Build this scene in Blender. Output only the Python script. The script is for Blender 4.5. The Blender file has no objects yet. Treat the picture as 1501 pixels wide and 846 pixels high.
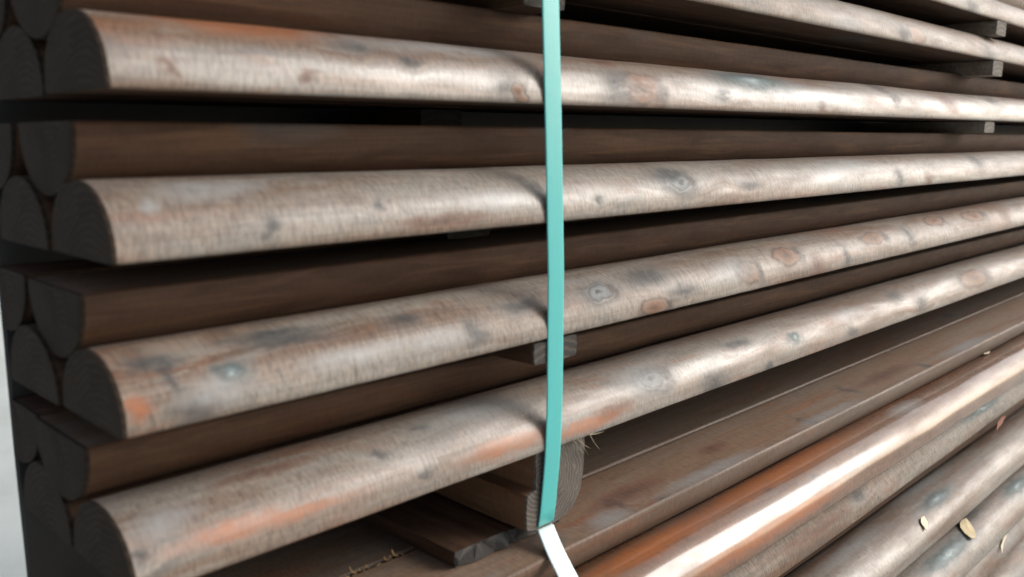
import bpy, bmesh, math, random
from mathutils import Vector, Matrix, noise

# ---------------------------------------------------------------- scene basics
sc = bpy.context.scene
COL = sc.collection
S = 0.5            # one unit of the layout (front face of the pile to the camera) in metres
HC = 1.075         # camera height above the ground
W, H, E, T = .19, .092, .010, .159   # board width, height, straight edge, thickness of a nested pair
rnd = random.Random(7)

def link(name, bm, mat, parent=None, mats=None):
    me = bpy.data.meshes.new(name)
    bm.normal_update()
    bm.to_mesh(me); bm.free()
    for m in (mats or [mat]):
        me.materials.append(m)
    o = bpy.data.objects.new(name, me)
    COL.objects.link(o)
    if parent is not None:
        o.parent = parent
    return o

def tag(o, label=None, cat=None, group=None, kind=None):
    if label: o['label'] = label
    if cat: o['category'] = cat
    if group: o['group'] = group
    if kind: o['kind'] = kind
    return o

# ---------------------------------------------------------------- node helper
class N:
    def __init__(s, mat_or_tree):
        s.t = mat_or_tree
    def add(s, typ, **kw):
        n = s.t.nodes.new(typ)
        for k, v in kw.items():
            setattr(n, k, v)
        return n
    def put(s, sock, v):
        if hasattr(v, 'is_output') or isinstance(v, bpy.types.NodeSocket):
            s.t.links.new(v, sock)
        else:
            sock.default_value = v
    def math(s, op, a, b=0.0, c=None, clamp=False):
        n = s.add('ShaderNodeMath', operation=op, use_clamp=clamp)
        s.put(n.inputs[0], a); s.put(n.inputs[1], b)
        if c is not None: s.put(n.inputs[2], c)
        return n.outputs[0]
    def comb(s, x, y, z=0.0):
        n = s.add('ShaderNodeCombineXYZ')
        s.put(n.inputs[0], x); s.put(n.inputs[1], y); s.put(n.inputs[2], z)
        return n.outputs[0]
    def noise(s, vec, scale=1.0, detail=3.0, rough=.55, dist=0.0):
        n = s.add('ShaderNodeTexNoise')
        s.put(n.inputs['Vector'], vec)
        n.inputs['Scale'].default_value = scale
        n.inputs['Detail'].default_value = detail
        n.inputs['Roughness'].default_value = rough
        n.inputs['Distortion'].default_value = dist
        return n.outputs['Fac']
    def ramp(s, fac, stops, interp='LINEAR'):
        n = s.add('ShaderNodeValToRGB')
        cr = n.color_ramp; cr.interpolation = interp
        while len(cr.elements) < len(stops): cr.elements.new(.5)
        for e, (p, c) in zip(cr.elements, stops):
            e.position = p
            e.color = c if len(c) == 4 else (*c, 1)
        s.put(n.inputs['Fac'], fac)
        return n.outputs['Color'], n.outputs['Alpha']
    def mr(s, v, a, b, c=0.0, d=1.0):
        n = s.add('ShaderNodeMapRange', clamp=True)
        s.put(n.inputs[0], v)
        for i, q in enumerate((a, b, c, d)): n.inputs[1 + i].default_value = q
        return n.outputs[0]
    def mix(s, fac, a, b, mode='MIX'):
        n = s.add('ShaderNodeMix', data_type='RGBA', blend_type=mode)
        s.put(n.inputs[0], fac)
        s.put(n.inputs[6], a if not isinstance(a, tuple) else (*a, 1))
        s.put(n.inputs[7], b if not isinstance(b, tuple) else (*b, 1))
        return n.outputs[2]

def new_mat(name):
    m = bpy.data.materials.new(name)
    m.use_nodes = True
    nt = m.node_tree
    nt.nodes.clear()
    n = N(nt)
    out = n.add('ShaderNodeOutputMaterial')
    b = n.add('ShaderNodeBsdfPrincipled')
    nt.links.new(b.outputs[0], out.inputs[0])
    return m, n, b

# group: distance of (u,v) from one knot or stain, in its own radii
def spot_group():
    g = bpy.data.node_groups.new('spot', 'ShaderNodeTree')
    for nm in ('u', 'v', 'cu', 'cv', 'ru', 'rv'):
        g.interface.new_socket(nm, in_out='INPUT', socket_type='NodeSocketFloat')
    g.interface.new_socket('r', in_out='OUTPUT', socket_type='NodeSocketFloat')
    n = N(g)
    i = n.add('NodeGroupInput'); o = n.add('NodeGroupOutput')
    a = n.math('DIVIDE', n.math('SUBTRACT', i.outputs[0], i.outputs[2]), i.outputs[4])
    b = n.math('DIVIDE', n.math('SUBTRACT', i.outputs[1], i.outputs[3]), i.outputs[5])
    r = n.math('SQRT', n.math('ADD', n.math('MULTIPLY', a, a), n.math('MULTIPLY', b, b)))
    g.links.new(r, o.inputs[0])
    return g
SPOT = spot_group()

# colour and opacity from the middle of a spot outwards (r / 1.5)
KINDS = {
 'dark':  [(0, (.022,.025,.028,.86)), (.35, (.036,.040,.042,.68)), (.60, (.070,.074,.074,.34)), (1, (.10,.10,.10,0))],
 'brown': [(0, (.055,.027,.016,.95)), (.20, (.13,.062,.034,.95)), (.42, (.17,.092,.055,.85)), (.50, (.060,.036,.026,.8)), (.60, (.12,.08,.06,.6)), (.72, (.22,.18,.15,.35)), (1, (.2,.14,.11,0))],
 'lip':   [(0, (.030,.020,.016,.85)), (.40, (.045,.032,.026,.60)), (.7, (.09,.07,.06,.25)), (1, (.2,.15,.12,0))],
 'rust':  [(0, (.060,.024,.016,.9)), (.45, (.105,.045,.028,.75)), (1, (.16,.08,.05,0))],
 'knot':  [(0, (.030,.034,.036,1)), (.08, (.05,.055,.06,.95)), (.14, (.15,.17,.175,.85)), (.28, (.12,.135,.14,.85)), (.38, (.045,.050,.052,.8)), (.46, (.13,.135,.135,.6)), (.54, (.060,.064,.066,.7)), (.68, (.11,.11,.105,.45)), (1, (.2,.18,.16,0))],
 'teal':  [(0, (.28,.34,.35,.9)), (.18, (.10,.14,.145,.95)), (.42, (.045,.068,.072,.85)), (.7, (.11,.13,.13,.45)), (1, (.2,.2,.2,0))],
 'grey':  [(0, (.22,.225,.222,.8)), (.5, (.20,.20,.195,.55)), (1, (.2,.19,.18,0))],
 'orange':[(0, (.25,.078,.020,.97)), (.45, (.21,.066,.018,.88)), (.75, (.20,.085,.045,.35)), (1, (.2,.1,.05,0))],
}

def wood(name, spots=(), seed=0.0, gloss=0.0, warm=0.0, dark=0.0, generic_knots=True, fuzz=1.0, rough0=.70, weather=1.0, spec=.35, tint=None):
    """stained, weathered softwood; UV = metres along the board, metres round the profile"""
    m, n, b = new_mat(name)
    uv = n.add('ShaderNodeUVMap', uv_map='UVMap')
    sep = n.add('ShaderNodeSeparateXYZ'); n.put(sep.inputs[0], uv.outputs[0])
    u0, v0 = sep.outputs[0], sep.outputs[1]
    oi = n.add('ShaderNodeObjectInfo')
    off = n.math('MULTIPLY_ADD', oi.outputs['Random'], 37.0, seed * 3.17 + 1.3)
    # wobble for the spots' outlines
    wob = n.add('ShaderNodeTexNoise'); n.put(wob.inputs['Vector'], n.comb(n.math('MULTIPLY', u0, 45), n.math('MULTIPLY', v0, 75), off))
    wob.inputs['Scale'].default_value = 1.0; wob.inputs['Detail'].default_value = 3.0
    ws = n.add('ShaderNodeSeparateColor'); n.put(ws.inputs[0], wob.outputs['Color'])
    uw = n.math('MULTIPLY_ADD', n.math('SUBTRACT', ws.outputs[0], .5), .030, u0)
    vw = n.math('MULTIPLY_ADD', n.math('SUBTRACT', ws.outputs[1], .5), .014, v0)
    rs = []
    more = []
    for (cu, cv, ru, rv, kind) in spots:      # dark lip on one side of a knot
        if kind in ('brown', 'knot'): more.append((cu + ru * 1.05, cv - rv * .15, ru * .38, rv * 1.25, 'lip'))
    spots = list(spots) + more
    bulge = None
    bend = None
    for (cu, cv, ru, rv, kind) in spots:
        big = {'knot': 1.5, 'teal': 1.4, 'brown': 1.25, 'dark': 1.15}.get(kind, 1.0); ru, rv = ru * big, rv * big
        g = n.add('ShaderNodeGroup'); g.node_tree = SPOT
        for sck, val in zip(g.inputs, (uw, vw, cu, cv, ru, min(rv, .022))):
            n.put(sck, val)
        rs.append((g.outputs[0], kind))
        if kind in ('brown', 'knot', 'teal'):
            w2 = n.mr(g.outputs[0], 1.1, .35, 0, 1.0)
            bulge = w2 if bulge is None else n.math('MAXIMUM', bulge, w2)
        if kind in ('brown', 'knot', 'dark') and len(rs) < 9:
            w = n.mr(g.outputs[0], 2.6, .4, 0, .010)
            bend = w if bend is None else n.math('ADD', bend, w)
    vg = v0 if bend is None else n.math('ADD', v0, bend)
    def nz(su, sv, z=0.0, detail=3.0, rough=.55, dist=0.0):
        return n.noise(n.comb(n.math('MULTIPLY', u0, su), n.math('MULTIPLY', vg, sv), n.math('ADD', off, z)), 1.0, detail, rough, dist)
    broad = nz(2.2, 26, 0, 4, .6, .4)
    patch = nz(7, 34, 11, 4, .6, .8)
    streak = nz(9, 330, 23, 3, .6)
    fine = nz(30, 900, 31, 2, .6)
    fz = nz(470, 120, 41, 3, .65)
    fz2 = nz(230, 95, 47, 3, .6)
    grey = (.182, .160, .136); brown = (.105, .060, .035)
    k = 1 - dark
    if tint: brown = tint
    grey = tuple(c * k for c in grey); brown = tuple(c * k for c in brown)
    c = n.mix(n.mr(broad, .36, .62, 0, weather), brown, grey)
    # bluish grey weathering and rusty bleeding, as soft patches
    c = n.mix(n.mr(patch, .56, .74, 0, .55 * weather), c, (.155 * k, .160 * k, .160 * k))
    c = n.mix(n.mr(patch, .44, .28, 0, .55 + .3 * warm), c, (.17 * k, .070 * k, .036 * k))
    c = n.mix(n.mr(nz(3.1, 42, 77, 3, .55, .5), (.60 if warm > .15 else .68), .74, 0, .15 + .5 * warm), c, (.21 * k, .082 * k, .033 * k))
    c = n.mix(n.mr(streak, .58, .35, 0, .32), c, n.mix(1.0, c, (.55, .5, .48), 'MULTIPLY'))
    c = n.mix(n.mr(fine, .60, .38, 0, .12), c, n.mix(1.0, c, (.55, .52, .5), 'MULTIPLY'))
    # raised, torn fibres of the planed surface: light and dark flecks across the board
    c = n.mix(n.mr(fz, .50, .64, 0, .52 * fuzz), c, n.mix(1.0, c, (1.55, 1.48, 1.40), 'MULTIPLY'))
    c = n.mix(n.mr(fz, .48, .35, 0, .58 * fuzz), c, n.mix(1.0, c, (.50, .46, .44), 'MULTIPLY'))
    c = n.mix(n.mr(fz2, .46, .33, 0, .55 * fuzz), c, n.mix(1.0, c, (.6, .48, .42), 'MULTIPLY'))
    if weather > .8:
        mot = nz(11, 46, 105, 5, .62, 1.2)
        c = n.mix(n.mr(mot, .55, .72, 0, .62), c, (.070 * k, .064 * k, .060 * k))
        c = n.mix(n.mr(mot, .44, .30, 0, .45), c, (.245 * k, .222 * k, .188 * k))
    if weather < .2:          # unweathered stain, uneven
        c = n.mix(n.mr(nz(10, 44, 95, 4, .65, .6), .42, .66, 0, .55), c, n.mix(1.0, c, (.42, .36, .34), 'MULTIPLY'))
        c = n.mix(n.mr(nz(5, 60, 97, 4, .6, .6), .52, .70, 0, .5), c, (.125, .066, .036))
    if generic_knots:
        vo = n.add('ShaderNodeTexVoronoi', voronoi_dimensions='3D'); vo.inputs['Scale'].default_value = 1.0
        vo.inputs['Randomness'].default_value = 1.0
        n.put(vo.inputs['Vector'], n.comb(n.math('MULTIPLY', uw, 5.2), n.math('MULTIPLY', vw, 13.0), off))
        col, al = n.ramp(n.mr(vo.outputs['Distance'], 0, .34), KINDS['brown'])
        pick = n.add('ShaderNodeSeparateColor'); n.put(pick.inputs[0], vo.outputs['Color'])
        col2, al2 = n.ramp(n.mr(vo.outputs['Distance'], 0, .30), KINDS['dark'])
        c = n.mix(n.math('MULTIPLY', al, n.mr(pick.outputs[0], .60 if weather > .5 else 1.0, .62 if weather > .5 else 1.1)), c, col)
        c = n.mix(n.math('MULTIPLY', al2, n.mr(pick.outputs[1], .62, .64)), c, col2)
    bite = n.mr(fz2, .30, .62, .60, 1.0)
    bite2 = n.mr(nz(120, 210, 83, 3), .30, .55, .68, 1.0)
    dull = None
    for r, kind in rs:
        col, al = n.ramp(n.mr(r, 0, 1.5), KINDS[kind])
        al = n.math('MULTIPLY', al, bite if kind in ('orange', 'grey', 'rust') else bite2)
        c = n.mix(al, c, col)
        if kind not in ('orange', 'grey'):
            dull = al if dull is None else n.math('MAXIMUM', dull, al)
    n.put(b.inputs['Base Color'], c)
    base = rough0
    rough = n.math('ADD', n.mr(patch, .3, .7, base - .05, base + .07), n.mr(fz, .3, .7, .06, -.05))
    n.put(b.inputs['Roughness'], rough)
    b.inputs['IOR'].default_value = 1.5
    b.inputs['Specular IOR Level'].default_value = spec
    if gloss > 0:
        n.put(b.inputs['Coat Weight'], n.math('MULTIPLY', gloss, n.math('MULTIPLY', n.mr(broad, .30, .60, .45, 1.0), n.mr(nz(14, 60, 91, 4), .32, .60, .45, 1.0))) if gloss < .9 else n.math('MULTIPLY', .95, n.mr(nz(9, 60, 91, 4), .30, .55, .60, 1.0)))
        if dull is not None:      # knots and stains soak up the finish
            ck = b.inputs['Coat Weight'].links[0].from_socket
            n.put(b.inputs['Coat Weight'], n.math('MULTIPLY', ck, n.math('MULTIPLY_ADD', dull, -.35 if gloss > .9 else -.9, 1.0, clamp=True)))
        b.inputs['Coat IOR'].default_value = 1.5 if gloss > .9 else 1.65
        b.inputs['Coat Roughness'].default_value = .13 if gloss > .9 else .40
    bp = n.add('ShaderNodeBump'); bp.inputs['Strength'].default_value = .5; bp.inputs['Distance'].default_value = .0012
    hgt = n.math('ADD', n.math('MULTIPLY', fz, .30 * fuzz), n.math('ADD', n.math('MULTIPLY', streak, .25), n.math('MULTIPLY', nz(26, 55, 61, 3), .9)))
    if bulge is not None: hgt = n.math('MULTIPLY_ADD', bulge, 1.6, hgt)
    n.put(bp.inputs['Height'], hgt)
    n.put(b.inputs['Normal'], bp.outputs[0])
    return m

def end_grain(name, base=(.024, .017, .012), light=(.050, .034, .024), freq=420.0, cu=0.03, cv=-.03, contrast=.5, wob=.010, thin=False):
    m, n, b = new_mat(name)
    uv = n.add('ShaderNodeUVMap', uv_map='UVMap')
    sep = n.add('ShaderNodeSeparateXYZ'); n.put(sep.inputs[0], uv.outputs[0])
    oi = n.add('ShaderNodeObjectInfo')
    nzv = n.noise(uv.outputs[0], 55, 4)
    du = n.math('ADD', n.math('SUBTRACT', sep.outputs[0], cu), n.math('MULTIPLY', n.math('SUBTRACT', nzv, .5), wob))
    dv = n.math('SUBTRACT', sep.outputs[1], cv)
    r = n.math('SQRT', n.math('ADD', n.math('MULTIPLY', du, du), n.math('MULTIPLY', dv, dv)))
    ring = n.math('SINE', n.math('MULTIPLY_ADD', n.math('MULTIPLY', nzv, .004), freq * 8, n.math('MULTIPLY', r, freq * 3)))
    f = n.mr(ring, .35 if thin else -.2, 1.0)
    c = n.mix(n.math('MULTIPLY', f, contrast), base, light)
    saw = n.noise(n.comb(n.math('MULTIPLY', sep.outputs[0], 900), n.math('MULTIPLY', sep.outputs[1], 60), 0.0), 1.0, 3)
    c = n.mix(n.mr(saw, .35, .65, 0, .35), c, n.mix(1.0, c, (.55, .55, .55), 'MULTIPLY'))
    c = n.mix(n.mr(n.noise(uv.outputs[0], 28, 3), .45, .7, 0, .6), c, n.mix(1.0, c, (.45, .46, .5), 'MULTIPLY'))
    n.put(b.inputs['Base Color'], c)
    b.inputs['Roughness'].default_value = .9; b.inputs['Specular IOR Level'].default_value = .12
    bp = n.add('ShaderNodeBump'); bp.inputs['Strength'].default_value = .6; bp.inputs['Distance'].default_value = .001
    n.put(bp.inputs['Height'], n.math('ADD', saw, n.math('MULTIPLY', f, .4)))
    n.put(b.inputs['Normal'], bp.outputs[0])
    return m

# ---------------------------------------------------------------- materials
SPOTS = {
 'L1': [(0.4094, 0.0297, 0.0075, 0.0067, 'dark'), (0.3198, 0.0137, 0.0051, 0.0045, 'rust'), (0.2298, 0.0129, 0.004, 0.0056, 'rust'), (0.8209, 0.0181, 0.0161, 0.0078, 'dark'), (1.2586, 0.0565, 0.0234, 0.0188, 'dark'), (1.7271, 0.0437, 0.0342, 0.0212, 'dark'), (0.3581, 0.0519, 0.0101, 0.012, 'dark'), (0.367, 0.0437, 0.0144, 0.0087, 'dark'), (0.5026, 0.0133, 0.017, 0.0101, 'dark'), (0.5151, 0.01, 0.0079, 0.0077, 'brown'), (0.5511, 0.028, 0.0118, 0.0107, 'rust'), (0.6796, 0.0196, 0.0326, 0.0165, 'brown'), (0.6447, 0.0215, 0.0223, 0.0184, 'dark'), (0.7065, 0.0088, 0.0101, 0.0724, 'rust'), (1.0436, 0.0107, 0.011, 0.0084, 'rust'), (1.28, 0.0252, 0.0196, 0.0096, 'dark'), (1.4894, 0.03, 0.0337, 0.0171, 'rust'), (0.9903, 0.0246, 0.0897, 0.0145, 'grey'), (0.8987, 0.0409, 0.0617, 0.0137, 'teal'), (0.2921, 0.0617, 0.0668, 0.0197, 'orange'), (0.6496, 0.0545, 0.0161, 0.0118, 'rust'), (0.4559, 0.0506, 0.0902, 0.0097, 'grey'), (1.1045, 0.0194, 0.0613, 0.0097, 'grey')],  # the rust spot right at the strap paints the strap's soft shadow
 'L2': [(0.38, 0.0247, 0.006, 0.0043, 'dark'), (0.6212, 0.0177, 0.0078, 0.0051, 'dark'), (0.8863, 0.0206, 0.021, 0.0056, 'dark'), (1.6645, 0.0371, 0.0288, 0.0185, 'dark'), (0.2173, 0.035, 0.0057, 0.0053, 'grey'), (0.7534, 0.03, 0.0209, 0.011, 'knot'), (0.7429, 0.0399, 0.0315, 0.0129, 'dark'), (1.3077, 0.0172, 0.0177, 0.0146, 'dark'), (1.4162, 0.0097, 0.0142, 0.0106, 'rust'), (1.1694, 0.043, 0.0434, 0.0127, 'grey'), (0.2884, 0.0158, 0.0058, 0.0062, 'dark'), (0.2567, 0.0485, 0.0375, 0.0105, 'grey'), (0.4331, 0.011, 0.0424, 0.0051, 'rust'), (0.4875, 0.0244, 0.0474, 0.0085, 'grey'), (1.0923, 0.0324, 0.052, 0.0164, 'grey')],
 'L3': [(0.2163, 0.0456, 0.0171, 0.0057, 'dark'), (0.3006, 0.0515, 0.0378, 0.0059, 'dark'), (0.5248, 0.0343, 0.022, 0.0065, 'dark'), (0.7575, 0.019, 0.0252, 0.0069, 'dark'), (1.0604, 0.0128, 0.0191, 0.0156, 'rust'), (1.3663, 0.0295, 0.0161, 0.016, 'dark'), (1.8371, 0.0328, 0.0336, 0.0181, 'rust'), (0.2623, 0.0271, 0.0095, 0.0063, 'teal'), (0.2221, 0.0332, 0.0043, 0.0142, 'dark'), (0.2311, 0.0102, 0.0142, 0.0099, 'dark'), (0.2482, 0.0185, 0.0233, 0.0093, 'grey'), (0.4023, 0.0425, 0.0185, 0.0081, 'dark'), (0.4662, 0.0203, 0.0105, 0.0109, 'dark'), (0.6294, 0.0343, 0.0183, 0.0087, 'knot'), (0.7068, 0.0428, 0.0373, 0.0129, 'dark'), (0.7068, 0.008, 0.0257, 0.008, 'brown'), (0.8893, 0.0227, 0.0244, 0.0135, 'brown'), (0.8659, 0.0298, 0.0387, 0.0151, 'grey'), (0.9921, 0.0342, 0.0315, 0.0135, 'brown'), (1.2453, 0.0351, 0.0381, 0.0101, 'brown'), (1.5031, 0.0461, 0.037, 0.0112, 'brown'), (1.6817, 0.0408, 0.0515, 0.0125, 'brown'), (1.1424, 0.0183, 0.0105, 0.0167, 'dark'), (0.3062, 0.0426, 0.0326, 0.006, 'dark'), (0.352, 0.0221, 0.0363, 0.0068, 'grey'), (0.197, 0.0168, 0.0088, 0.007, 'orange'), (0.4267, 0.0196, 0.0355, 0.0083, 'grey')],
 'L4': [(0.3845, 0.0443, 0.0091, 0.0059, 'dark'), (1.4297, 0.0197, 0.0232, 0.0124, 'dark'), (0.8988, 0.0445, 0.0248, 0.0073, 'dark'), (0.6464, 0.0154, 0.0258, 0.0062, 'rust'), (1.3571, 0.0437, 0.032, 0.0095, 'dark'), (0.1943, 0.0263, 0.0058, 0.0047, 'dark'), (0.4161, 0.0184, 0.0062, 0.004, 'dark'), (0.4303, 0.0566, 0.0085, 0.0055, 'dark'), (0.7221, 0.033, 0.0229, 0.0105, 'knot'), (0.7085, 0.0407, 0.0405, 0.0171, 'grey'), (0.8237, 0.0101, 0.0254, 0.0128, 'dark'), (1.0191, 0.0284, 0.0145, 0.0058, 'teal'), (0.9441, 0.0041, 0.0099, 0.0066, 'dark'), (1.1755, 0.0125, 0.0199, 0.0083, 'dark'), (1.6992, 0.0318, 0.068, 0.0175, 'brown'), (1.1833, 0.0402, 0.0401, 0.0103, 'grey'), (0.258, 0.0238, 0.0458, 0.0067, 'orange'), (0.303, 0.0216, 0.0334, 0.0044, 'orange'), (0.2151, 0.0435, 0.0223, 0.0086, 'grey'), (0.4997, 0.0183, 0.051, 0.0076, 'orange'), (0.2895, 0.0595, 0.0325, 0.0058, 'rust'), (0.4883, 0.059, 0.0582, 0.0179, 'grey'), (0.6048, 0.0116, 0.0512, 0.0062, 'orange')],
 'L0': [(1.2792, 0.0125, 0.0196, 0.0123, 'dark'), (1.6444, 0.0069, 0.0361, 0.0658, 'dark'), (1.0952, 0.0121, 0.0356, 0.0089, 'grey')],
 'Lm': [(1.5424, 0.006, 0.026, 0.0591, 'dark')],
 'U1': [(0.8912, 0.057, 0.0224, 0.0053, 'dark'), (0.9774, 0.0351, 0.0256, 0.0067, 'knot'), (0.7683, 0.0766, 0.0545, 0.0132, 'dark'), (1.3128, 0.0673, 0.0482, 0.012, 'grey'), (0.7766, 0.022, 0.0249, 0.0072, 'dark'), (0.9416, 0.0741, 0.2093, 0.017, 'orange'), (0.6703, 0.0677, 0.1106, 0.0128, 'orange'), (1.3939, 0.1048, 0.2477, 0.0192, 'orange'), (0.8033, 0.0205, 0.107, 0.0113, 'orange'), (0.6844, 0.0324, 0.0614, 0.0054, 'rust'), (0.9272, 0.0208, 0.0897, 0.0109, 'orange')],
 'C': [(1.4, 0.0539, 0.0481, 0.008, 'teal'), (1.4372, 0.0912, 0.1055, 0.0129, 'grey'), (1.1385, 0.0731, 0.0918, 0.0126, 'grey')],
 'D': [(1.7656, 0.0531, 0.0517, 0.0101, 'teal'), (1.5544, 0.0701, 0.0709, 0.0109, 'dark'), (1.397, 0.0487, 0.0814, 0.0111, 'teal')],
 'B': [(1.1659, 0.0315, 0.0227, 0.0088, 'dark'), (1.7162, 0.0349, 0.08, 0.0058, 'teal'), (1.0252, 0.0259, 0.0797, 0.0069, 'rust')],
 'E': [(1.7435, 0.0253, 0.0859, 0.0125, 'grey')],
}
M = {}
for key, kw in dict(
        L1=dict(gloss=.85, warm=.35), L2=dict(gloss=.55, warm=.1), L3=dict(gloss=.4, warm=.1), L4=dict(gloss=.8, warm=.3),
        L0=dict(gloss=.3), Lm=dict(gloss=.3), U1=dict(gloss=1.0, warm=1.6, fuzz=.7, weather=.15, dark=.2, spec=.15, tint=(.15, .068, .030)), B=dict(gloss=.0, warm=.1),
        C=dict(gloss=.6, dark=.1), D=dict(gloss=.5, dark=.08), E=dict(gloss=.15, dark=.08)).items():
    M[key] = wood('stained_wood_' + key, SPOTS.get(key, ()), seed=len(M) + 1, generic_knots=key in ('L0', 'Lm', 'B', 'C', 'D', 'E'), **kw)
M['brown'] = wood('shade_toned_brown_wood', (), seed=20, warm=.7, dark=.58, fuzz=.2, weather=.10, spec=.15, tint=(.15, .080, .046), rough0=.7)  # brown stain, darkened further to carry the shade of the recesses
M['brown2'] = wood('shade_toned_dark_brown_wood', (), seed=31, warm=.9, dark=.6, fuzz=.2, weather=.05, spec=.15, tint=(.15, .082, .050), rough0=.7)  # stain darkened for the shade in grooves and under boards
M['top'] = wood('darker_flat_sawn_wood', (), seed=44, warm=.6, dark=.22, gloss=.15, fuzz=.6, weather=.35)  # somewhat darker tone for the flat faces
_w, _h, _e = W * S, H * S, E * S
_pp = [(0, 0), (0, _e)] + [(_w / 2 - _w / 2 * math.cos(math.pi * i / 60), _e + (_h - _e) * math.sin(math.pi * i / 60)) for i in range(1, 60)] + [(_w, _e), (_w, 0)]
PER = sum(math.dist(a, c) for a, c in zip(_pp, _pp[1:])) + _w
def flat(X, Y, y0, ru, rv, kind):         # spot on the flat face of an inverted board
    return (X * S, PER - (Y - y0) * S, ru * S, rv * S, kind)
M['face'] = wood('flat_sawn_front_board', [
    flat(1.12, 1.02, .967, .03, .05, 'dark'), flat(1.27, .99, .967, .05, .03, 'grey'), flat(1.33, 1.03, .967, .012, .06, 'dark'), flat(1.42, .965, .967, .02, .02, 'dark'),
    flat(1.40, 1.04, .967, .12, .03, 'rust'), flat(1.62, .985, .967, .16, .02, 'grey'), flat(1.75, 1.06, .967, .06, .02, 'rust'), flat(2.10, 1.00, .967, .010, .05, 'dark'),
    flat(2.2, .985, .967, .15, .02, 'grey'), flat(2.45, 1.05, .967, .02, .04, 'dark'), flat(2.7, 1.04, .967, .22, .03, 'rust'), flat(2.9, .98, .967, .02, .05, 'dark'),
    flat(.62, 1.0, .967, .10, .03, 'rust'), flat(.85, .985, .967, .10, .015, 'grey'), flat(3.3, .99, .967, .2, .03, 'grey')],
    seed=47, warm=.9, dark=0.0, gloss=.2, tint=(.165, .100, .060), fuzz=.6, weather=.35, generic_knots=False)
M['end'] = end_grain('dark_end_grain')
M['raw'] = wood('bare_spacer_wood', (), seed=52, warm=.0, dark=-.15, generic_knots=False)
M['bearer'] = wood('bearer_wood', (), seed=57, warm=.8, dark=0, weather=.0, spec=.15, fuzz=.35, tint=(.16, .085, .046), generic_knots=False)
M['bearer_end'] = end_grain('bearer_end_grain', base=(.095, .082, .070), light=(.19, .17, .15), freq=520, cu=.020, cv=.046, contrast=.55, wob=.005, thin=True)

def plastic(name, col, rough, coat=0.0):
    m, n, b = new_mat(name)
    uv = n.add('ShaderNodeUVMap', uv_map='UVMap')
    sep = n.add('ShaderNodeSeparateXYZ'); n.put(sep.inputs[0], uv.outputs[0])
    fib = n.noise(n.comb(n.math('MULTIPLY', sep.outputs[0], 6.0), n.math('MULTIPLY', sep.outputs[1], 1500.0), 0.0), 1.0, 2)
    dirt = n.noise(uv.outputs[0], 30, 4)
    c = n.mix(n.mr(fib, .35, .65, 0, .12), col, tuple(q * .8 for q in col))
    c = n.mix(n.mr(dirt, .55, .8, 0, .25), c, tuple(q * .6 + .05 for q in col))
    n.put(b.inputs['Base Color'], c)
    b.inputs['Roughness'].default_value = rough
    bp = n.add('ShaderNodeBump'); bp.inputs['Strength'].default_value = .25; bp.inputs['Distance'].default_value = .0004
    n.put(bp.inputs['Height'], n.math('ADD', fib, n.noise(uv.outputs[0], 60, 2)))
    n.put(b.inputs['Normal'], bp.outputs[0])
    return m
M['strap'] = plastic('teal_strap_plastic', (.058, .34, .33), .36)
M['tail'] = plastic('glare_white_strap_plastic', (.72, .86, .84), .22)  # sky glare on the teal strap, put into a near-white base colour

def plain(name, col, rough=.7, var=.25, scale=60):
    m, n, b = new_mat(name)
    tc = n.add('ShaderNodeTexCoord')
    c = n.mix(n.mr(n.noise(tc.outputs['Object'], scale, 4), .3, .7), tuple(q * (1 - var) for q in col), tuple(min(1, q * (1 + var)) for q in col))
    n.put(b.inputs['Base Color'], c)
    b.inputs['Roughness'].default_value = rough
    return m
M['leaf'] = plain('dry_leaf', (.42, .33, .18), .6, .2, 120)
M['chip'] = plain('fresh_wood_chip', (.55, .47, .33), .7, .2, 200)
M['rustchip'] = plain('bark_brown', (.20, .075, .05), .8, .3, 200)
M['lit_fibre'] = plain('golden_lit_torn_fibre', (.52, .34, .16), .8, .3, 200)  # golden tone carries the light caught by the splinters
M['fibre'] = plain('torn_fibre', (.40, .33, .25), .8, .3, 200)

def ground_mat():
    m, n, b = new_mat('pale_concrete')
    tc = n.add('ShaderNodeTexCoord'); p = tc.outputs['Object']
    c = n.mix(n.mr(n.noise(p, 1.6, 5, .6), .35, .65), (.40, .43, .40), (.52, .55, .51))
    c = n.mix(n.mr(n.noise(p, 9, 5, .65), .55, .75, 0, .5), c, (.36, .37, .33))
    c = n.mix(n.mr(n.noise(p, 240, 3, .6), .4, .65, 0, .35), c, (.42, .42, .40))
    n.put(b.inputs['Base Color'], c)
    b.inputs['Roughness'].default_value = .85
    bp = n.add('ShaderNodeBump'); bp.inputs['Strength'].default_value = .4; bp.inputs['Distance'].default_value = .004
    n.put(bp.inputs['Height'], n.noise(p, 180, 4)); n.put(b.inputs['Normal'], bp.outputs[0])
    return m

# ---------------------------------------------------------------- boards
def profile(w, h, e, ripped=False, n=22):
    """counter-clockwise outline (y, z): straight edge, dome, straight edge, flat sawn face"""
    bv = .0022
    pts = [(bv, 0, True), (bv * .3, bv * .3, False), (0, bv, False), (0, e, False)]
    for i in range(1, n):
        a = math.pi * (1 - i / n)
        pts.append((w / 2 + w / 2 * math.cos(a), e + (h - e) * math.sin(a), False))
    pts += [(w, e, False), (w, bv, False), (w - bv * .3, bv * .3, False), (w - bv, 0, True)]
    if ripped:                       # a board ripped lengthwise: plain vertical back
        cut = ripped
        q = [p for p in pts if p[0] < cut]
        zt = e + (h - e) * math.sqrt(max(0, 1 - ((cut - w / 2) / (w / 2)) ** 2))
        pts = q[:-0 or None]
        pts = [p for p in pts if not (p[1] == 0 and p[0] > w / 2)]
        pts += [(cut, zt, True), (cut, 0, True)]
    return pts

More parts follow.
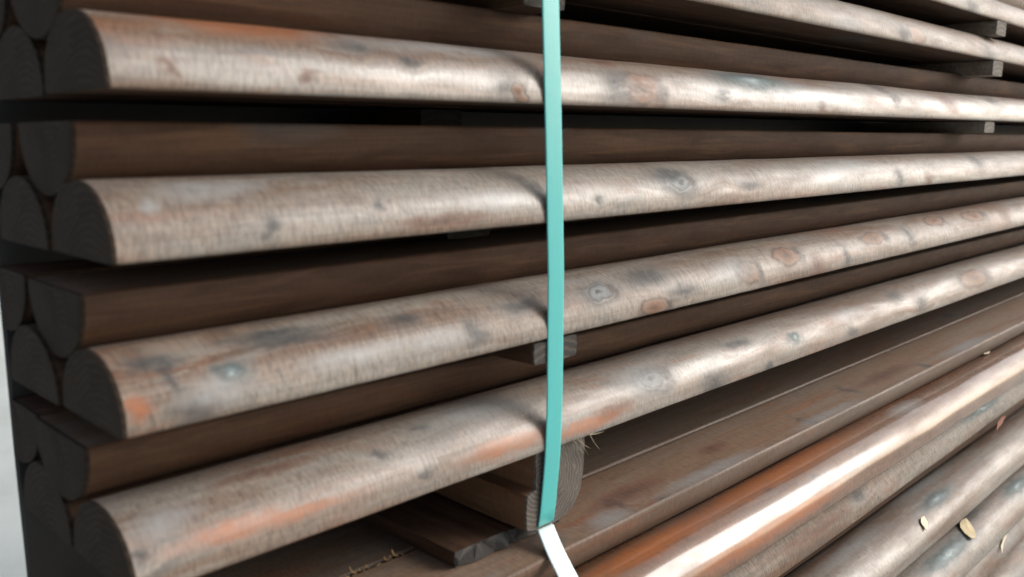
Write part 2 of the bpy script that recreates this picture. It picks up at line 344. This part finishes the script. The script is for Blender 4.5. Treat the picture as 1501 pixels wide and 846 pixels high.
def make_board(name, X0, Y0, Z0, mat, inverted=False, length=4.25, seed=0, ripped=0, slope=0.0, yaw=0.0, cap=True, flat_mat=None):
    """Y0, Z0 in metres: front lower corner (upright) or front upper corner (inverted)"""
    w, h, e = W * S, H * S, E * S
    pr = profile(w, h, e, ripped)
    np_ = len(pr)
    arc = [0.0]
    for i in range(1, np_ + 1):
        a, b_ = pr[i - 1], pr[i % np_]
        arc.append(arc[-1] + math.hypot(a[0] - b_[0], a[1] - b_[1]))
    xs = [0.003]
    x = .003
    while x < length:
        x += .012 if x < 1.2 else (.03 if x < 2.5 else .08)
        xs.append(x)
    def pt(i, x):
        y, z, corner = pr[i]
        s = 1.0
        d = noise.noise(Vector((x * 3.1 + seed * 7.3, y * 22, z * 22 + seed))) * .0011
        d += noise.noise(Vector((x * 11 + seed * 3.7, y * 60, z * 60 + seed * 2))) * .0005
        if corner:
            d += noise.noise(Vector((x * 95 + seed, seed * 1.7, y * 9))) * .0005
        ny, nz_ = y - w / 2, z - h * .3
        l = math.hypot(ny, nz_) or 1
        y += ny / l * d; z += nz_ / l * d
        bow = noise.noise(Vector((x * .55 + seed * 5.1, seed, 0))) * .0024
        zz = z + bow
        if inverted: zz = -z + bow
        return Vector((x, y, zz))
    bm = bmesh.new(); uvl = bm.loops.layers.uv.new('UVMap')
    rows = [[bm.verts.new(pt(i, x)) for i in range(np_)] for x in xs]
    for k in range(len(xs) - 1):
        for i in range(np_):
            j = (i + 1) % np_
            vs = [rows[k][i], rows[k + 1][i], rows[k + 1][j], rows[k][j]]
            us = [(xs[k], arc[i]), (xs[k + 1], arc[i]), (xs[k + 1], arc[i + 1]), (xs[k], arc[i + 1])]
            if inverted: vs.reverse(); us.reverse()
            f = bm.faces.new(vs); f.smooth = True
            f.material_index = 1 if (flat_mat and i == np_ - 1) else 0
            for lp, uvv in zip(f.loops, us): lp[uvl].uv = (uvv[0] + X0, uvv[1])
    for k in range(len(xs) - 1):
        for i in range(np_):
            if pr[i][2]:
                ed = bm.edges.get((rows[k][i], rows[k + 1][i]))
                if ed: ed.smooth = False
    vs = list(rows[-1]);  vs = vs if not inverted else vs[::-1]
    bm.faces.new(vs)
    o = link(name, bm, mat, mats=[mat, flat_mat] if flat_mat else [mat])
    # the sawn end, a slice of its own
    if cap:
        bm = bmesh.new(); uvl = bm.loops.layers.uv.new('UVMap')
        a = [bm.verts.new(pt(i, .003)) for i in range(np_)]
        bvl = []
        for i in range(np_):
            p = pt(i, .003); p.x = .0006; bvl.append(bm.verts.new(p))
        cvl = []
        for i in range(np_):
            p = pt(i, .003); p.x = 0.0
            p.y += (w / 2 - p.y) * .012; p.z += ((-1 if inverted else 1) * h * .4 - p.z) * .012
            cvl.append(bm.verts.new(p))
        for lo, hi in ((a, bvl), (bvl, cvl)):
            for i in range(np_):
                j = (i + 1) % np_
                v4 = [hi[i], lo[i], lo[j], hi[j]]
                bm.faces.new(v4 if not inverted else v4[::-1])
        bm.faces.new(cvl[::-1] if not inverted else cvl)
        for f in bm.faces:
            for lp in f.loops: lp[uvl].uv = (lp.vert.co.y, lp.vert.co.z)
        link('sawn_end', bm, M['end'], o)
    o.location = (X0, Y0, Z0 + HC)
    o.rotation_euler = (0, -slope, yaw)
    return o

GU = 'half round boards lying round side up in the upper bundle'
GI = 'half round boards turned round side down in the upper bundle'
GL = 'half round boards lying round side up in the lower bundle'
GLI = 'half round boards turned round side down in the lower bundle'
CAT = 'half round board'
NAME = 'half_round_board'

front = dict(L4=(-.541, .372), L3=(-.343, .374), L2=(-.139, .378), L1=(.054, .385), L0=(.266, .380), Lm=(.397, .386))
slopes = dict(L1=.003, L2=0, L3=.002, L4=-.003, L0=0, Lm=0)
LAB = {
 'L1': 'reddish brown round-faced board with a pale sheen, starting at the upper left corner',
 'L2': 'pale grey brown round-faced board with one bluish knot just right of the strap',
 'L3': 'weathered grey round-faced board with teal stains and brown knots right of the strap',
 'L4': 'lowest round-faced board of the upper bundle, orange-streaked, resting on the ringed bearer',
 'L0': 'pale round-faced board second from the top right, lying on two spacer ends',
 'Lm': 'uppermost round-faced board, a pale strip in the upper right corner above a spacer end',
}
LABI = {
 'L1': 'brown inverted board whose dark side shows above the uppermost full-length round face',
 'L2': 'brown inverted board whose dark side shows directly above the round face with one bluish knot',
 'L3': 'brown inverted board directly above the teal-stained round face, lit near its sawn end',
 'L4': 'dark brown inverted board behind the half hidden spacer, lowest in the upper bundle',
}
LABB = {
 'L1': 'back row board with its dark sawn end left of the uppermost large board end',
 'L2': 'back row board with its dark end left of the bluish-knot board, round side up',
 'L3': 'back row board with its dark end left of the teal-stained board, round side up',
 'L4': 'back row board with its dark end left of the lowest round-faced upper board',
 'L0': 'back row board seen from below behind the second round-faced strip from the top right',
 'Lm': 'back row board seen from below behind the uppermost strip at top right',
}
LABN = {
 'L1': 'narrow ripped inverted board at the rear of the uppermost visible ends',
 'L2': 'narrow ripped inverted board at the rear above the second back row end',
 'L3': 'narrow ripped inverted board behind the inverted end above the teal-stained board',
 'L4': 'narrow ripped inverted board by the bright ground strip, above the lowest back row end',
}
for i, (key, (z, x0)) in enumerate(front.items()):
    yj = {'L3': -.002, 'L2': .001}.get(key, 0)
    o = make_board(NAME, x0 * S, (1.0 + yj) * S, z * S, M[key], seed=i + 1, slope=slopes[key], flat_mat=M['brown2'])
    tag(o, LAB[key], CAT, GU)
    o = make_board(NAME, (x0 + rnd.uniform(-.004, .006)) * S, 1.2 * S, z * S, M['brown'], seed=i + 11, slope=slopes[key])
    tag(o, LABB[key], CAT, GU)
    if key in LABI:
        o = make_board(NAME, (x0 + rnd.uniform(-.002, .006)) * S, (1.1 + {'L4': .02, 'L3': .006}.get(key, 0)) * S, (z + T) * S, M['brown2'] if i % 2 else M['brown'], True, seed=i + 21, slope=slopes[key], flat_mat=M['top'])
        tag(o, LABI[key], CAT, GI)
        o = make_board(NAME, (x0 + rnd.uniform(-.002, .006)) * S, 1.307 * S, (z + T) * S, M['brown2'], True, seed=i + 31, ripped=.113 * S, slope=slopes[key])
        tag(o, LABN[key], CAT, GI)
o = make_board(NAME, .386 * S, 1.1 * S, (.397 + T) * S, M['raw'], True, seed=61)
tag(o, 'greyish inverted board on top of the pile, cut off by the upper right corner', CAT, GI)

# ---- lower bundle: same boards, no spacers, standing a little further forward
low = [('U1', .868, -.879), ('B', .915, -1.038), ('C', .838, -1.197), ('D', .796, -1.356), ('E', .832, -1.515), ('E', .805, -1.674)]
LABL = ['glossy orange-brown round board with a bright white streak, top front of the lower bundle',
        'matt grey-brown board directly below the glossy orange-brown one',
        'greyish round board below the matt one, carrying a pale chip and a teal knot',
        'round board with a dry beige leaf lying on it',
        'round board with straw-coloured scraps below the leaf, close to the lower right corner',
        'last sliver of round board in the lower right corner']
for i, (key, y, z) in enumerate(low):
    o = make_board(NAME, .36 * S, y * S, z * S, M[key], seed=i + 41, yaw={'B': .008}.get(key, 0))
    tag(o, LABL[i], CAT, GL)
for i, y in enumerate((.967, 1.164, 1.361)):
    o = make_board(NAME, (.36 + .004 * i) * S, y * S, (-.879 + T) * S, M['top'], True, seed=i + 51, flat_mat=M['face'] if i == 0 else M['top'], ripped=.06 * S if i == 2 else 0)
    tag(o, ['flat sawn board face under the bearer with a long lit front edge',
            'flat sawn board behind the long lit edge, under the plank, splinters on its corner',
            'narrow flat sawn board at the back of the lower bundle, in deep shade'][i], CAT, GLI)
for i, y in enumerate((1.065, 1.262)):
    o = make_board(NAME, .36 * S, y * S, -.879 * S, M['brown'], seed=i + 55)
    tag(o, ['second board behind the glossy one, its top just showing in the groove between flat boards',
            'third board behind the glossy one, deep in the lower bundle'][i], CAT, GL)
for i, (key, y, z) in enumerate(low[1:5]):   # the inverted boards nested behind the lower round faces
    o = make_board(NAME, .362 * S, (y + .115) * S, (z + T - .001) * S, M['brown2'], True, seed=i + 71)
    tag(o, ['inverted board in the groove between the glossy board and the matt one',
            'inverted board in the dark groove below the matt grey-brown board',
            'inverted board in the dark groove just above the dry leaf',
            'inverted board in the dark groove below the board with the leaf'][i], CAT, GLI)

# added sheet, unseen behind the pile, blocks light so the gaps go dark
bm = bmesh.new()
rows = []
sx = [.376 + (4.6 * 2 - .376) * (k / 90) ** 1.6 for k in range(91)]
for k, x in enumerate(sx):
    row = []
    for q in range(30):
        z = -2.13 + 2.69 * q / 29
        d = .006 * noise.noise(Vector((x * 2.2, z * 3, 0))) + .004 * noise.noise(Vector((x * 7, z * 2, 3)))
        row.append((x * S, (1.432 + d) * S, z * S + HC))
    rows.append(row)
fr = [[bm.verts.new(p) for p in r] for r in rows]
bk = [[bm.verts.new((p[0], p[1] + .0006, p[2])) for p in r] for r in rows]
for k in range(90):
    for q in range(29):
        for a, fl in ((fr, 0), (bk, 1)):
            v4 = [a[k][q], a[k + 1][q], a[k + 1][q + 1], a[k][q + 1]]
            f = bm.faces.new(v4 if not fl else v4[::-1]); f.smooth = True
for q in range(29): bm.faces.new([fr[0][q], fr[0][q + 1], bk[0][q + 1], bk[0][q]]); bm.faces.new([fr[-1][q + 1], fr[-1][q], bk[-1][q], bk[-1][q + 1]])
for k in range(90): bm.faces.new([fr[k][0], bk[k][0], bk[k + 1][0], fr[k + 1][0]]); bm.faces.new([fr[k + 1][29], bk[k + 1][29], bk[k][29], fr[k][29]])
M['sheet'] = plain('black_light_blocker', (.012, .012, .013), .55, .3, 40)
o = link('gap_darkening_sheet', bm, M['sheet'])
tag(o, 'added unseen black sheet behind the pile, darkening the gaps between the layers', 'cover sheet')

# ---------------------------------------------------------------- spacers, bearer, plank
def block(name, x0, x1, y0, y1, z0, z1, side, endm, seed=0, bev=.0012, outline=None, jag=.0006):
    """squared timber running in depth (Y); its front end cut is a part"""
    ol = outline or [(x0, z0), (x1, z0), (x1, z1), (x0, z1)]
    n_ = len(ol)
    cx_ = sum(p[0] for p in ol) / n_; cz_ = sum(p[1] for p in ol) / n_
    # subdivide the outline so that edges can be uneven
    per = []
    for i in range(n_):
        a, b_ = ol[i], ol[(i + 1) % n_]
        L_ = math.hypot(a[0] - b_[0], a[1] - b_[1]); q = max(1, int(L_ / (.003 if jag > .001 else .008)))
        for t in range(q): per.append((a[0] + (b_[0] - a[0]) * t / q, a[1] + (b_[1] - a[1]) * t / q, t == 0))
    m_ = len(per); arc = [0]
    for i in range(m_): arc.append(arc[-1] + math.hypot(per[i][0] - per[(i + 1) % m_][0], per[i][1] - per[(i + 1) % m_][1]))
    ys = [y0 + .002]; 
    while ys[-1] < y1: ys.append(ys[-1] + .02)
    def pt(i, y):
        x, z, c = per[i]
        d = noise.noise(Vector((x * 70 + seed, y * 12, z * 70))) * .0009 - (bev if c else 0)
        l = math.hypot(x - cx_, z - cz_) or 1
        return Vector((x + (x - cx_) / l * d, y, z + (z - cz_) / l * d + HC))
    bm = bmesh.new(); uvl = bm.loops.layers.uv.new('UVMap')
    R_ = [[bm.verts.new(pt(i, y)) for i in range(m_)] for y in ys]
    for k in range(len(ys) - 1):
        for i in range(m_):
            j = (i + 1) % m_
            f = bm.faces.new([R_[k][i], R_[k][j], R_[k + 1][j], R_[k + 1][i]])
            for lp, uvv in zip(f.loops, ((ys[k], arc[i]), (ys[k], arc[i + 1]), (ys[k + 1], arc[i + 1]), (ys[k + 1], arc[i]))): lp[uvl].uv = uvv
    bm.faces.new(R_[-1])
    o = link(name, bm, side)
    bm = bmesh.new(); uvl = bm.loops.layers.uv.new('UVMap')
    A_ = [bm.verts.new(pt(i, y0 + .002)) for i in range(m_)]
    B_ = []
    for i in range(m_):
        p = pt(i, y0 + .002); p.y = y0 + noise.noise(Vector((p.x * 160, p.z * 160, seed))) * jag + noise.noise(Vector((p.x * 420, p.z * 300, seed))) * jag * .7
        p.x += (cx_ - p.x) * .015; p.z += (cz_ + HC - p.z) * .015
        B_.append(bm.verts.new(p))
    for i in range(m_):
        j = (i + 1) % m_
        bm.faces.new([B_[i], B_[j], A_[j], A_[i]])
    bm.faces.new(B_[::-1])
    for f in bm.faces:
        for lp in f.loops: lp[uvl].uv = (lp.vert.co.x - x0, lp.vert.co.z - HC - z0)
    bm.normal_update()
    link('end_grain', bm, endm, o)
    return o

GS = 'spacer sticks between the board layers'
M['raw_end'] = end_grain('spacer_end_grain', base=(.14, .125, .108), light=(.20, .18, .155), freq=260, cv=-.06, contrast=.7)
M['spacer_end_dark'] = end_grain('darker_spacer_end', base=(.05, .046, .042), light=(.10, .085, .07), freq=260, cv=-.06, contrast=.7)  # darker tone for the spacer ends near the strap
M['spacer_shade'] = end_grain('shade_toned_spacer_end', base=(.035, .032, .03), light=(.06, .055, .05), freq=260, cv=-.06)  # shaded copy of the spacer end, gap shade put into its colour
def spacer(xa, xb, za, zb, label, endm, yf=1.0, seed=0):
    o = block('spacer_stick', xa * S, xb * S, yf * S, 1.425 * S, za * S, zb * S, M['raw'] if xa > 2 else M['brown2'], endm, seed)
    tag(o, label, 'spacer stick', GS)
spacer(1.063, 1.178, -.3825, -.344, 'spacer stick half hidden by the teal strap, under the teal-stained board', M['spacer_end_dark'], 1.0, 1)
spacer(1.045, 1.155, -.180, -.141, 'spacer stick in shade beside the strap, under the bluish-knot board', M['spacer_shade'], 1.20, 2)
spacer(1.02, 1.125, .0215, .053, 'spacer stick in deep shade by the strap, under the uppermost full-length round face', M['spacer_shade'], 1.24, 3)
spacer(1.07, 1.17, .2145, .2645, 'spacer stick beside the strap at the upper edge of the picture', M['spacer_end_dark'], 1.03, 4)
spacer(3.34, 3.445, .349, .396, 'pale spacer end under the uppermost strip at the right', M['raw_end'], 1.0, 5)
spacer(3.34, 3.445, .2145, .2645, 'pale spacer end under the second strip from the top right', M['raw_end'], 1.0, 6)
spacer(3.34, 3.445, .0215, .060, 'spacer end at the right under the board with the rust triangle stain', M['raw_end'], 1.01, 7)

bo = [(1.056, -.685), (1.075, -.6895), (1.15, -.6895), (1.185, -.675), (1.205, -.645), (1.212, -.60), (1.214, -.543), (1.079, -.543), (1.0785, -.612), (1.056, -.618)]
bo = [(a * S, c * S) for a, c in bo]
o = block('bearer_block', 1.056 * S, 1.214 * S, 1.008 * S, 1.42 * S, -.6895 * S, -.543 * S, M['bearer'], M['bearer_end'], 8, .0008, bo)
tag(o, 'squared brown bearer timber with ringed end grain, held by the teal strap', 'bearer')
M['rough_end'] = end_grain('rough_sawn_end', base=(.05, .046, .042), light=(.13, .12, .11), freq=90, contrast=.6)
o = block('wooden_plank', .924 * S, 1.19 * S, 1.047 * S, 1.42 * S, -.7185 * S, -.6915 * S, M['brown2'], M['rough_end'], 9, .0008, jag=.006)
tag(o, 'dark flat plank with a torn rough-sawn front end, lying under the bearer', 'plank')

# ---------------------------------------------------------------- straps
def ribbon(name, path, width, mat, thick=.0007, parent=None):
    """path: list of (point, across-vector, outward normal)"""
    bm = bmesh.new(); uvl = bm.loops.layers.uv.new('UVMap')
    rows = []; s = 0; prev = None
    for p, a, nn in path:
        a = a.normalized(); nn = nn.normalized()
        if prev is not None: s += (p - prev).length
        prev = p
        cr = .00018
        row = []
        for t, up in ((-.5, 0), (-.42, cr), (-.2, cr * 1.25), (0, cr * 1.35), (.2, cr * 1.25), (.42, cr), (.5, 0)):
            row.append(bm.verts.new(p + a * (width * t) + nn * (up * .6 + thick * .5)))
        for t in (.5, -.5):
            row.append(bm.verts.new(p + a * (width * t) - nn * (thick * .5)))
        rows.append((row, s))
    for (r0, s0), (r1, s1) in zip(rows, rows[1:]):
        m_ = len(r0)
        for i in range(m_):
            j = (i + 1) % m_
            f = bm.faces.new([r0[i], r0[j], r1[j], r1[i]]); f.smooth = i < 6
            va, vb = i * width / 6, (i + 1) * width / 6
            for lp, uvv in zip(f.loops, ((s0, va), (s0, vb), (s1, vb), (s1, va))): lp[uvl].uv = uvv
    bm.faces.new(rows[0][0][::-1]); bm.faces.new(rows[-1][0])
    bmesh.ops.recalc_face_normals(bm, faces=bm.faces)
    return link(name, bm, mat, parent)

def cx_at(z):       # slight sideways sway of the strap
    pts = [(-.70, 1.104), (-.60, 1.110), (-.45, 1.116), (-.227, 1.1165), (0, 1.108), (.222, 1.0975), (.60, 1.082)]
    for (a, b_), (c, d) in zip(pts, pts[1:]):
        if a <= z <= c: return b_ + (d - b_) * (z - a) / (c - a)
    return pts[0][1] if z < pts[0][0] else pts[-1][1]
X_ = Vector((1, 0, 0)); path = []
ztop = .397 + T + .004
def P(x, y, z): return Vector((x * S, y * S, z * S + HC))
seq = []
for k in range(40):
    t = k / 39; z = -.655 + (ztop - .012 + .655) * t
    y = .9975
    if z < -.55: y = .9975 + .006 * min(1, (-.55 - z) / .1)
    seq.append((z, y, Vector((0, -1, 0))))
wd = .0405 * S
# under the bearer, up the front, over the top, down the back and closed below
under = [(1.44, Vector((0, 0, -1))), (1.2, Vector((0, 0, -1))), (1.05, Vector((0, 0, -1)))]
for y, nn in under: path.append((P(1.104, y, -.6905), X_, nn))
path.append((P(1.104, 1.016, -.6895), X_, Vector((0, -.35, -1))))
path.append((P(1.104, 1.006, -.683), X_, Vector((0, -1, -.6))))
for z, y, nn in seq: path.append((P(cx_at(z), y, z), X_, nn))
path.append((P(cx_at(.56), 1.0, ztop - .003), X_, Vector((0, -1, 1))))
for y in (1.01, 1.1, 1.2, 1.3, 1.43): path.append((P(1.083, y, ztop), X_, Vector((0, 0, 1))))
path.append((P(1.084, 1.445, ztop - .01), X_, Vector((0, 1, .5))))
for z in (.4, .1, -.2, -.5, -.68): path.append((P(cx_at(z), 1.448, z), X_, Vector((0, 1, 0))))
path.append((P(1.104, 1.44, -.6905), X_, Vector((0, .5, -1))))
o = ribbon('packing_strap', path, wd, M['strap'])
tag(o, 'teal plastic packing strap running upright down the front of the upper bundle', 'packing strap')

# loose strap end with sky glare in its colour, coming out below the bearer and hanging down over the lower bundle
tp = [((1.118, 1.042, -.6925), (0, -.1, 1))] + [((1.1087, 1.01, -.6945), (0, -.45, 1)), ((1.1032, 1.0, -.6995), (0, -.5, 1)), ((1.0925, .98, -.709), (0, -.5, 1)),
      ((1.083, .96, -.7195), (0, -.5, 1)), ((1.077, .942, -.731), (0, -.65, 1)), ((1.0715, .922, -.7455), (0, -.8, 1)), ((1.0667, .90, -.768), (0, -1, .9)),
      ((1.066, .875, -.80), (0, -1, .6)), ((1.066, .860, -.85), (0, -1, .2)), ((1.067, .856, -.95), (0, -1, 0)), ((1.07, .836, -1.12), (0, -1, .2)), ((1.075, .790, -1.28), (0, -1, .2)), ((1.08, .785, -1.45), (0, -1, 0))]
o = ribbon('strap_tail', [(P(*p), Vector((1, -.12, 0)), Vector(nn)) for p, nn in tp], wd * .93, M['tail'])
tag(o, 'glare-whitened loose strap end hanging from below the bearer over the lower bundle', 'strap end')

# ---------------------------------------------------------------- small scraps
def flake(name, pts, loc, nrm, rot, mat, thick=.0008, cup=.1):
    """small thin curled piece: outline pts in its own plane"""
    bm = bmesh.new()
    def lift(x, y): return cup * (x * x + .5 * y * y) * 60
    top = [bm.verts.new((x, y, lift(x, y) + thick)) for x, y in pts]
    bot = [bm.verts.new((x, y, lift(x, y))) for x, y in pts]
    ct = bm.verts.new((0, 0, thick)); cb = bm.verts.new((0, 0, 0))
    n_ = len(pts)
    for i in range(n_):
        j = (i + 1) % n_
        bm.faces.new([ct, top[i], top[j]]); bm.faces.new([cb, bot[j], bot[i]])
        bm.faces.new([top[i], bot[i], bot[j], top[j]])
    bmesh.ops.recalc_face_normals(bm, faces=bm.faces)
    o = link(name, bm, mat)
    q = Vector(nrm).to_track_quat('Z', 'Y')
    o.rotation_mode = 'QUATERNION'
    o.rotation_quaternion = q @ Matrix.Rotation(rot, 4, 'Z').to_quaternion()
    o.location = loc
    return o
def dome_at(y0, z0, v):
    """point and normal on an upright board's face, v metres round from its front lower corner"""
    w, h, e = W * S, H * S, E * S
    pr = [(0, 0), (0, e)] + [(w / 2 - w / 2 * math.cos(math.pi * i / 60), e + (h - e) * math.sin(math.pi * i / 60)) for i in range(1, 60)]
    s = 0
    for a, b_ in zip(pr, pr[1:]):
        d = math.hypot(a[0] - b_[0], a[1] - b_[1])
        if s + d >= v:
            t = (v - s) / d; ny, nz_ = -(b_[1] - a[1]) / d, (b_[0] - a[0]) / d
            return Vector((0, y0 * S + a[0] + (b_[0] - a[0]) * t, z0 * S + HC + a[1] + (b_[1] - a[1]) * t)), Vector((0, ny, nz_))
        s += d
def on_dome(name, x, y0, z0, v, pts, rot, mat, label, cat, group=None, thick=.0012, cup=.06, raise_=.0012):
    p, nn = dome_at(y0, z0, v)
    p.x = x
    o = flake(name, pts, p + nn * raise_, nn, rot, mat, thick, cup)
    tag(o, label, cat, group)
leaf = [(-.016, 0), (-.011, .007), (-.003, .0105), (.006, .010), (.013, .006), (.019, 0), (.012, -.006), (.004, -.0095), (-.005, -.009), (-.012, -.006)]
on_dome('dry_leaf', 1.497, .796, -1.356, .053, [(a * 1.6, b_ * 1.25) for a, b_ in leaf], .5, M['leaf'], 'dry beige leaf lying on a round board near the lower right corner', 'leaf', cup=.05)
chip = [(-.008, -.004), (-.003, .005), (.004, .006), (.010, .002), (.006, -.005), (-.002, -.006)]
on_dome('wood_chip', 1.308, .838, -1.197, .037, [(a * 1.5, b_ * 1.1) for a, b_ in chip], .4, M['chip'], 'small pale wood chip on the greyish round board left of the leaf', 'wood chip', 'small loose wood scraps')
on_dome('wood_chip', 1.76, .868, -.879, .088, [(a * 2.6, b_ * 1.0) for a, b_ in chip], .1, M['chip'], 'yellowish chip lying in the groove above the glossy board at right', 'wood chip', 'small loose wood scraps')
on_dome('wood_chip', 1.735, .915, -1.038, .004, [(a * 2.8, b_ * 1.2) for a, b_ in chip], .2, M['rustchip'], 'reddish bark scrap on the lower edge of the matt board at right', 'wood chip', 'small loose wood scraps')
on_dome('straw_scrap', 1.70, .832, -1.515, .030, [(-.034, -.0022), (-.012, .0016), (.03, .0024), (.036, -.001), (.0, -.0026)], .25, M['chip'], 'straw-coloured sliver below the leaf at the lower right corner', 'wood chip', 'small loose wood scraps')

def fibres(name, spots, mat, label, group):
    """one torn splinter: thin curved tapering hairs from one root"""
    bm = bmesh.new()
    for base, vec, r0 in spots:
        base = Vector(base); vec = Vector(vec)
        side = vec.cross(Vector((.3, .2, 1))).normalized(); up = vec.cross(side).normalized()
        rings = []
        for k in range(6):
            t = k / 5
            c = base + vec * t + up * (math.sin(t * 2.2) * vec.length * .12)
            r = r0 * (1 - t * .85)
            rings.append([bm.verts.new(c + side * (math.cos(a) * r) + up * (math.sin(a) * r * .5)) for a in (0, 1.57, 3.14, 4.71)])
        for a, b_ in zip(rings, rings[1:]):
            for i in range(4):
                bm.faces.new([a[i], a[(i + 1) % 4], b_[(i + 1) % 4], b_[i]])
        bm.faces.new(rings[0][::-1]); bm.faces.new(rings[-1])
    bmesh.ops.recalc_face_normals(bm, faces=bm.faces)
    o = link(name, bm, mat)
    tag(o, label, 'splinter', group)
GF = 'torn splinters on board edges'
zb = -.541 * S + HC
fibres('wood_splinter', [((.584, .4985, zb + .001), (.010, -.006, -.013), .0010), ((.589, .4985, zb + .001), (.014, -.005, -.010), .0009), ((.594, .4985, zb), (.006, -.006, -.015), .0011)], M['chip'],
       'pale torn fibres hanging from the lowest upper board just right of the strap', GF)
fibres('wood_splinter', [((.607, .4985, zb + .0005), (.013, -.006, .003), .0010), ((.607, .4985, zb + .0005), (.008, -.008, -.014), .0009)], M['chip'],
       'forked splinter a little right of the strap and bearer', GF)
fibres('wood_splinter', [((1.735, .497, -.139 * S + HC + .002), (.03, -.010, .018), .0012)], M['chip'], 'white splinter sticking out at the right edge below the bluish-knot board', GF)
zt = (-.879 + T) * S + HC
for i, (x, dx, dz, lab) in enumerate(((.398, -.006, .014, 'leftmost upright splinter in the shade below the lowest upper board'),
                                      (.412, -.005, .012, 'second upright splinter from the left below the lowest upper board'),
                                      (.428, -.006, .013, 'third upright splinter from the left below the lowest upper board'),
                                      (.446, -.005, .011, 'upright splinter nearest the dark plank end'))):
    q = (1.0, .62, .85, 1.25)[i]; tw = (.002, -.004, .005, -.002)[i]
    fibres('wood_splinter', [((x + tw, .5815, zt - .002), (dx * 2.2 * q, -.012, dz * 1.3 * q), .0021 * q), ((x + tw + .005, .5815, zt - .002), (dx * 1.2, -.009 * q, dz * .75), .0013),
                             ((x + tw - .007, .5815, zt - .002), (dx * 1.6, -.006, dz * .45 * q), .0011)], M['lit_fibre'], lab, GF)

# ---------------------------------------------------------------- ground
bm = bmesh.new()
nG = 40
bmesh.ops.create_grid(bm, x_segments=nG, y_segments=nG, size=150)
g = link('ground', bm, ground_mat()); tag(g, kind='structure')

# ---------------------------------------------------------------- light
world = bpy.data.worlds.new('World'); sc.world = world; world.use_nodes = True
wn = world.node_tree; wn.nodes.clear()
wo = wn.nodes.new('ShaderNodeOutputWorld'); bg = wn.nodes.new('ShaderNodeBackground'); sky = wn.nodes.new('ShaderNodeTexSky')
sky.sky_type = 'NISHITA'; sky.sun_disc = False
SUN = Vector((.73, -.50, .46)).normalized()
el = math.asin(SUN.z); az = math.atan2(SUN.x, SUN.y)
sky.sun_elevation = el; sky.sun_rotation = az
sky.air_density = 1.0; sky.dust_density = 4.0; sky.ozone_density = 1.0
bg.inputs['Strength'].default_value = .15
hs = wn.nodes.new('ShaderNodeHueSaturation'); hs.inputs['Saturation'].default_value = .6
wn.links.new(sky.outputs[0], hs.inputs['Color']); wn.links.new(hs.outputs[0], bg.inputs[0]); wn.links.new(bg.outputs[0], wo.inputs[0])
ld = bpy.data.lights.new('sun', 'SUN'); ld.energy = 1.5; ld.angle = math.radians(30); ld.color = (1, .99, .97)
lo = bpy.data.objects.new('sun', ld); COL.objects.link(lo)
lo.rotation_euler = SUN.to_track_quat('Z', 'Y').to_euler()
lo.location = (2, -3, 4)

# ---------------------------------------------------------------- camera
cd = bpy.data.cameras.new('camera'); cam = bpy.data.objects.new('camera', cd); COL.objects.link(cam)
F = 1290.0; VPX, VPY, CXP, CYP = 2044.0, 204.0, 750.5, 423.0
th = math.atan((CYP - VPY) / F)
dvp = Vector((1, 0, 0)) * ((VPX - CXP) / F) + Vector((0, math.sin(th), math.cos(th))) * ((CYP - VPY) / F) + Vector((0, math.cos(th), -math.sin(th)))
yaw = math.atan2(dvp.y, dvp.x)
cam.location = (0, 0, HC)
cam.rotation_euler = (math.pi / 2 - th, 0, -yaw)
cd.sensor_width = 36; cd.lens = F / 1501 * 36
cd.clip_start = .02; cd.clip_end = 400
cd.dof.use_dof = True; cd.dof.focus_distance = 1.05; cd.dof.aperture_fstop = 5.6
sc.camera = cam
sc.view_settings.view_transform = 'Standard'; sc.view_settings.look = 'None'
sc.view_settings.exposure = 0.62; sc.view_settings.gamma = 1
sc.render.resolution_x = 1024; sc.render.resolution_y = 577
